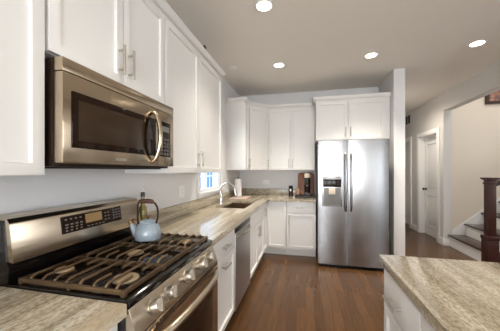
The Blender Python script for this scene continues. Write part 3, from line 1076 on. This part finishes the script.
# ------------------------------------------------------------------ kettle and oil bottle on/behind the range
kx, ky = -0.885, 1.262
kt = thing('kettle', 'pale blue enamel tea kettle on the back right burner', 'kettle', (kx, ky, 0.9617), math.atan2(-0.23, -0.97))
MB().lathe([(0.060, 0), (0.069, 0.004), (0.0725, 0.018), (0.072, 0.040), (0.067, 0.064), (0.056, 0.084), (0.046, 0.093), (0.044, 0.094)], (0, 0, 0), 40).build('body', 'kettle', kt)
ld = MB().lathe([(0.0465, 0.0945), (0.0465, 0.099), (0.036, 0.109), (0.016, 0.1155), (0, 0.116)], (0, 0, 0), 32).build('lid', 'kettle', kt)
MB().lathe([(0.007, 0.115), (0.007, 0.121), (0.012, 0.127), (0.011, 0.135), (0, 0.138)], (0, 0, 0), 20).build('lid_knob', 'kettle_wood', ld)
sp = MB().tube([(0.058, 0, 0.030), (0.072, 0, 0.042), (0.085, 0, 0.066), (0.093, 0, 0.090)], 0.02, 16, [0.027, 0.022, 0.017, 0.014]).build('spout', 'kettle', kt)
wh = MB()
wh.cyl((0.092, 0, 0.087), (0.101, 0, 0.106), 0.0165, 0.013)
wh.lathe([(0, 0), (0.008, 0.002), (0.009, 0.009), (0, 0.014)], (0.102, 0, 0.104), 16)
wh.tube([(0.095, 0, 0.102), (0.084, 0, 0.114), (0.070, 0, 0.110)], 0.005, 8)
wh.build('whistle', 'bronze', sp)
h = MB()
h.tube([(0.056, 0, 0.078), (0.060, 0, 0.11), (0.060, 0, 0.15), (0.059, 0, 0.195), (0.054, 0, 0.214), (0.045, 0, 0.216), (0, 0, 0.217), (-0.026, 0, 0.214), (-0.041, 0, 0.204), (-0.052, 0, 0.184), (-0.057, 0, 0.155), (-0.055, 0, 0.12), (-0.048, 0, 0.096), (-0.045, 0, 0.088)], 0.0055, 10, flat=1.5)
hd = h.build('handle', 'iron_dark', kt)
MB().tube([(0.050, 0, 0.215), (0.03, 0, 0.217), (0, 0, 0.218), (-0.018, 0, 0.216), (-0.029, 0, 0.213)], 0.012, 16, [0.0115, 0.0135, 0.0135, 0.0135, 0.0115]).build('grip', 'kettle_wood', hd)
ob = thing('oil_bottle', 'slim olive oil bottle with metal pourer behind the kettle', 'bottle', (-1.128, 1.548, CT + 0.0005))
MB().lathe([(0.026, 0), (0.029, 0.004), (0.029, 0.15), (0.024, 0.18), (0.013, 0.205), (0.012, 0.252), (0, 0.252)], (0, 0, 0), 28).build('body', 'oil', ob)
MB().lathe([(0.0145, 0.255), (0.0145, 0.285), (0.010, 0.289), (0, 0.289)], (0, 0, 0), 20).build('cap', 'black_plastic', ob)
MB().tube([(0, 0, 0.288), (0, 0, 0.308), (0.004, 0.004, 0.330)], 0.004, 10, [0.0055, 0.0045, 0.003]).build('pourer', 'chrome', ob)

# ------------------------------------------------------------------ things by the sink
bd = MB()
bd.box(-1.175, -0.895, 3.70, 4.10, CT + 0.0005, CT + 0.018, 0.006)
tag(bd.build('cutting_board', 'board'), 'pale cutting board lying on the counter behind the sink', 'board')
pt = thing('paper_towel_holder', 'white paper towel roll standing on the board behind the sink', 'paper towel', (-1.078, 3.92, CT + 0.0185))
MB().lathe([(0.072, 0), (0.072, 0.008), (0.066, 0.012), (0, 0.012)], (0, 0, 0), 32).build('base', 'nickel', pt)
MB().lathe([(0.02, 0.013), (0.054, 0.0125), (0.055, 0.016), (0.055, 0.285), (0.053, 0.288), (0.02, 0.287)], (0, 0, 0), 36).build('paper_roll', 'paper', pt)
MB().lathe([(0.006, 0.012), (0.006, 0.300), (0.012, 0.304), (0.011, 0.318), (0, 0.322)], (0, 0, 0), 16).build('post', 'iron_dark', pt)

# ------------------------------------------------------------------ coffee corner
tr = MB()
tr.box(-0.175, 0.15, 4.17, 4.45, CT + 0.0005, CT + 0.03, 0.006)
tag(tr.build('tray', 'black_plastic'), 'low black tray under the coffee maker by the refrigerator', 'tray')
zt = CT + 0.0305
cm = thing('coffee_maker', 'black and cream pod coffee maker on the black tray', 'coffee maker', (0.025, 4.31, zt))
cm.scale = (1, 1, 1.22)
b = MB()
b.box(-0.055, 0.055, -0.09, 0.09, 0, 0.03, 0.006)
b.build('base', 'black_plastic', cm)
MB().box(-0.05, 0.05, 0.03, 0.088, 0.0305, 0.25, 0.012).build('water_tank', 'dark_glass', cm)
MB().lathe([(0.048, 0.145), (0.050, 0.150), (0.050, 0.238), (0.048, 0.242), (0, 0.242)], (0, -0.030, 0), 28).build('brew_head', 'black_plastic', cm)
MB().lathe([(0.050, 0.2425), (0.052, 0.25), (0.050, 0.285), (0.040, 0.300), (0, 0.304)], (0, -0.028, 0), 28).build('lid', 'cream', cm)
MB().cyl((0, -0.030, 0.120), (0, -0.030, 0.1445), 0.016, 0.022).build('nozzle', 'chrome', cm)
MB().lathe([(0.034, 0.0305), (0.036, 0.033), (0.034, 0.036), (0, 0.036)], (0, -0.035, 0), 24).build('drip_tray', 'chrome', cm)
bo = MB()
# round-topped serving board leaning on the wall
ol = [(-0.145, 0.0), (0.14, 0.0), (0.14, 0.36), (0.128, 0.395), (0.10, 0.412), (-0.105, 0.412), (-0.133, 0.395), (-0.145, 0.36)]
bo.prism(ol, 'y', 0, 0.018, 0.003)
bmesh.ops.rotate(bo.bm, verts=list(bo.bm.verts), cent=(0, 0, 0), matrix=Matrix.Rotation(-0.16, 3, 'X'))
bmesh.ops.translate(bo.bm, verts=list(bo.bm.verts), vec=(0.008, 4.470, CT + 0.0035))
tag(bo.build('serving_board', 'tray_wood'), 'reddish wooden board leaning behind the coffee maker', 'board')
jr = thing('jar', 'small dark lidded jar left of the coffee maker', 'jar', (-0.252, 4.33, CT + 0.0005))
jr.scale = (1, 1, 1.25)
MB().lathe([(0.034, 0), (0.037, 0.004), (0.037, 0.115), (0.032, 0.125), (0, 0.125)], (0, 0, 0), 28).build('body', 'dark_glass', jr)
MB().lathe([(0.034, 0.1255), (0.034, 0.145), (0.030, 0.149), (0, 0.149)], (0, 0, 0), 28).build('lid', 'iron_dark', jr)
MB().prism([(0.037 * math.cos(a) * 1.01, 0.037 * math.sin(a) * 1.01) for a in [-1.9 + i * 0.1 for i in range(7)]] + [(0.037 * math.cos(a) * 1.03, 0.037 * math.sin(a) * 1.03) for a in [-1.3 - i * 0.1 for i in range(7)]], 'z', 0.075, 0.105).build('paper_label', 'paper', jr)
vz = MB().lathe([(0.024, 0), (0.034, 0.006), (0.043, 0.04), (0.041, 0.07), (0.026, 0.10), (0.020, 0.115), (0.024, 0.125), (0.020, 0.125), (0.015, 0.112), (0, 0.10)], (-0.128, 4.33, zt), 32)
tag(vz.build('vase', 'clay'), 'tan rounded ceramic vase between the dark jar and coffee maker', 'vase')

# ------------------------------------------------------------------ wall plates, lamps, small fixtures
def plate(name, label, loc, rz, w, h, kind):
    p = thing(name, label, 'outlet' if kind == 'outlet' else 'switch', loc, rz)
    MB().box(-w / 2, w / 2, -0.006, -0.0005, -h / 2, h / 2, 0.002).build('cover_plate', 'plate', p)
    if kind == 'outlet':
        for s in (-1, 1):
            r = MB().box(s * 0.022 - 0.014, s * 0.022 + 0.014, -0.008, -0.0058, -0.016, 0.016, 0.002).build('socket', 'plate', p)
            m = MB()
            m.box(s * 0.022 - 0.005, s * 0.022 + 0.005, -0.0083, -0.0079, 0.004, 0.006)
            m.box(s * 0.022 - 0.004, s * 0.022 + 0.004, -0.0083, -0.0079, -0.006, -0.004)
            m.build('slots', 'slot', r)
    else:
        for s in (-1, 1):
            MB().box(s * 0.023 - 0.016, s * 0.023 + 0.016, -0.0095, -0.0058, -0.033, 0.033, 0.002).build('rocker', 'plate', p)
    return p
plate('light_switch', 'white double switch plate on the left wall between range and window', (XW, 2.28, 1.145), LEFT, 0.118, 0.118, 'switch')
plate('outlet', 'white horizontal outlet on the back wall under the corner cabinet', (-0.722, YB, 1.150), 0, 0.118, 0.074, 'outlet')

LAMPS = [(-0.350, 2.105, 'recessed ceiling light nearest the camera, top centre', 1),
         (-0.350, 3.330, 'small recessed ceiling light in front of the back cabinets', 1),
         (0.780, 3.300, 'recessed ceiling light in front of the refrigerator cabinet', 1),
         (1.855, 3.255, 'recessed ceiling light at right, out toward the stairs', 1)]
proto = None
for i, (x, y, lb, vis) in enumerate(LAMPS):
    if proto is None:
        lp = thing('ceiling_light', lb, 'ceiling light', (x, y, ZC), 0, 'recessed ceiling lights')
        MB().lathe([(0.068, -0.0005), (0.084, -0.001), (0.085, -0.004), (0.078, -0.007), (0.064, -0.006), (0.062, -0.0005)], (0, 0, 0), 40).build('trim_ring', 'plate', lp)
        MB().lathe([(0.0615, -0.001), (0.0615, -0.004), (0.05, -0.0055), (0, -0.006)], (0, 0, 0), 40).build('lens', 'lens', lp)
        proto = lp
    else:
        lp = copy_tree(proto)
        lp.location = (x, y, ZC)
        lp['label'] = lb
    sl = bpy.data.lights.new('downlight', 'SPOT')
    sl.energy = 42
    sl.color = (1.0, 0.92, 0.81)
    sl.spot_size = 1.75
    sl.spot_blend = 1.0
    sl.shadow_soft_size = 0.07
    so = bpy.data.objects.new('downlight', sl)
    so.location = (0, 0, -0.09)
    so.parent = lp
    C.objects.link(so)
# unseen spots without fittings along the grid, the far one added to light the hall
for x, y in ((-0.35, 0.85), (0.78, 1.9), (0.78, 0.4), (1.72, 5.3)):
    sl = bpy.data.lights.new('downlight', 'SPOT')
    sl.energy = 40 if y > 5 else 14
    sl.color = (1.0, 0.92, 0.81)
    sl.spot_size = 3.0 if y > 5 else 1.75
    sl.spot_blend = 1.0
    sl.shadow_soft_size = 0.07
    so = bpy.data.objects.new('downlight', sl)
    so.location = (x, y, ZC - 0.09)
    C.objects.link(so)

sd = MB().lathe([(0.05, -0.0005), (0.052, -0.004), (0.045, -0.012), (0.02, -0.016), (0, -0.016)], (-0.975, 3.276, ZC), 32)
tag(sd.build('smoke_detector', 'plate'), 'small round white disc fixture on the ceiling above the sink', 'smoke detector')
gd = MB().lathe([(0.016, 0), (0.018, 0.004), (0.018, 0.022), (0.012, 0.034), (0, 0.037)], (-0.897, 2.10, 2.453), 24)
tag(gd.build('camera_dome', 'black_plastic'), 'tiny black round gadget resting on the cabinet crown near the sink window', 'gadget')
v = thing('wall_vent', 'dark return air vent high on the hall wall', 'vent', (XH, 6.78, 2.60), RIGHT)
MB().box(-0.16, 0.16, -0.008, -0.0005, -0.12, 0.12, 0.002).build('frame', 'wall_hall', v)
for s in (-1, 1):
    m = MB()
    m.box(s * 0.075 - 0.06, s * 0.075 + 0.06, -0.010, -0.0078, -0.10, 0.10)
    m.build('grille', 'slot', v)
pc = thing('framed_picture', 'dark framed picture high on the stairwell wall', 'picture', (3.42, YN + 0.03, 2.53))
m = MB()
for (x0, x1, z0, z1) in ((-0.33, 0.33, 0, 0.05), (-0.33, 0.33, 0.45, 0.5), (-0.33, -0.275, 0.05, 0.45), (0.275, 0.33, 0.05, 0.45)):
    m.box(x0, x1, -0.03, -0.001, z0, z1, 0.004)
m.build('frame', 'frame_dark', pc)
MB().box(-0.28, 0.28, -0.015, -0.002, 0.045, 0.455).build('canvas', 'painting', pc)

# ------------------------------------------------------------------ staircase
sc = thing('staircase', 'staircase with dark wood treads and white risers at right', 'stairs', (2.50, 4.20, 0))
NS = 11
YS0, YS1 = 0.0, YN - 4.20 + 0.013
for kx_ in range(NS):
    z = 0.207 * (kx_ + 1)
    x = 0.255 * kx_
    if 2.5 + x + 0.3 > 5.47:
        break
    MB().box(x, x + 0.285, YS0 - 0.02, YS1 - 0.016, z - 0.028, z, 0.006).build('tread', 'stair_wood', sc)
    MB().box(x + 0.025, x + 0.04, YS0, YS1 - 0.016, z - 0.207 + (0.001 if kx_ == 0 else 0), z - 0.0285).build('riser', 'trim', sc)
m = MB()
run = 0.255 * NS
m.prism([(0.078, 0.001), (0.078, 0.165), (run, 0.165 + 0.207 * (run - 0.078) / 0.255), (run, 0.001)], 'y', YS0 + 0.003, YS0 + 0.02)
m.build('stringer', 'trim', sc)
m = MB()
m.prism([(0.08, 0.0), (0.08, 0.255), (0.10, 0.30), (run, 0.30 + 0.207 * (run - 0.1) / 0.255), (run, 0.207 * (run - 0.3) / 0.255)], 'y', YS1 - 0.0155, YS1 + 0.016)
m.build('skirt_board', 'trim', sc)
rl = thing('stair_railing', 'dark red wood newel post and handrail at the stair foot', 'railing', (2.492, 4.105, 0))
m = MB()
m.box(-0.066, 0.066, -0.066, 0.066, 0.001, 0.46, 0.004)
m.box(-0.073, 0.073, -0.073, 0.073, 0.40, 0.455, 0.006)
m.box(-0.047, 0.047, -0.047, 0.047, 0.46, 1.225, 0.004)
m.box(-0.056, 0.056, -0.056, 0.056, 1.17, 1.195, 0.004)
m.box(-0.058, 0.058, -0.058, 0.058, 1.224, 1.238, 0.004)
m.build('newel_post', 'newel_wood', rl)
m = MB()
m.box(-0.074, 0.074, -0.074, 0.074, 1.2385, 1.262, 0.006)
m.build('cap', 'newel_wood', rl)
m = MB()
m.prism([(0.046, 1.13), (0.046, 1.19), (0.14, 1.25), (1.8, 1.25 + 1.66 * 0.812), (1.8, 1.19 + 1.66 * 0.812), (0.14, 1.19)], 'y', -0.032, 0.032, 0.006)
m.build('handrail', 'newel_wood', rl)
for i in range(10):
    x = 0.16 + i * 0.15
    z0 = 0.165 + 0.207 * (x - 0.078) / 0.255 - 0.0
    MB().box(x - 0.016, x + 0.016, -0.016, 0.016, z0 - 0.05, 1.20 + (x - 0.14) * 0.812, 0.002).build('baluster', 'trim', rl)
m = MB()
m.prism([(0.066, 0.03), (0.066, 0.16), (1.8, 0.16 + 1.73 * 0.812), (1.8, 0.03 + 1.73 * 0.812)], 'y', -0.03, 0.03, 0.003)
m.build('bottom_rail', 'newel_wood', rl)

# ------------------------------------------------------------------ outside the sink window
gr = struct(MB().box(-30, -1.5, -8, 30, -0.6, -0.5).build('ground', 'lawn'))
nh = thing('neighbouring_house', 'pale neighbouring house seen through the sink window', 'house', (-5.2, 11.0, -0.5))
m = MB()
m.box(-3.5, 0, -7, 7, 0, 6.0)
for i in range(40):
    m.box(0, 0.02, -7, 7, i * 0.15, i * 0.15 + 0.13)
m.build('wall', 'siding', nh)
for y in (-3.2, -1.6, 0.2, 1.8, 3.6):
    f_ = MB()
    for (a, c_, z0, z1) in ((-0.5, 0.5, 0.75, 0.83), (-0.5, 0.5, 2.35, 2.45), (-0.5, -0.42, 0.83, 2.35), (0.42, 0.5, 0.83, 2.35), (-0.03, 0.03, 0.83, 2.35), (-0.42, 0.42, 1.55, 1.61)):
        f_.box(0.0205, 0.06, y + a, y + c_, z0, z1)
    w_ = f_.build('window', 'siding', nh)
    MB().box(0.0205, 0.03, y - 0.42, y + 0.42, 0.83, 2.35).build('pane', 'blue_pane', w_)
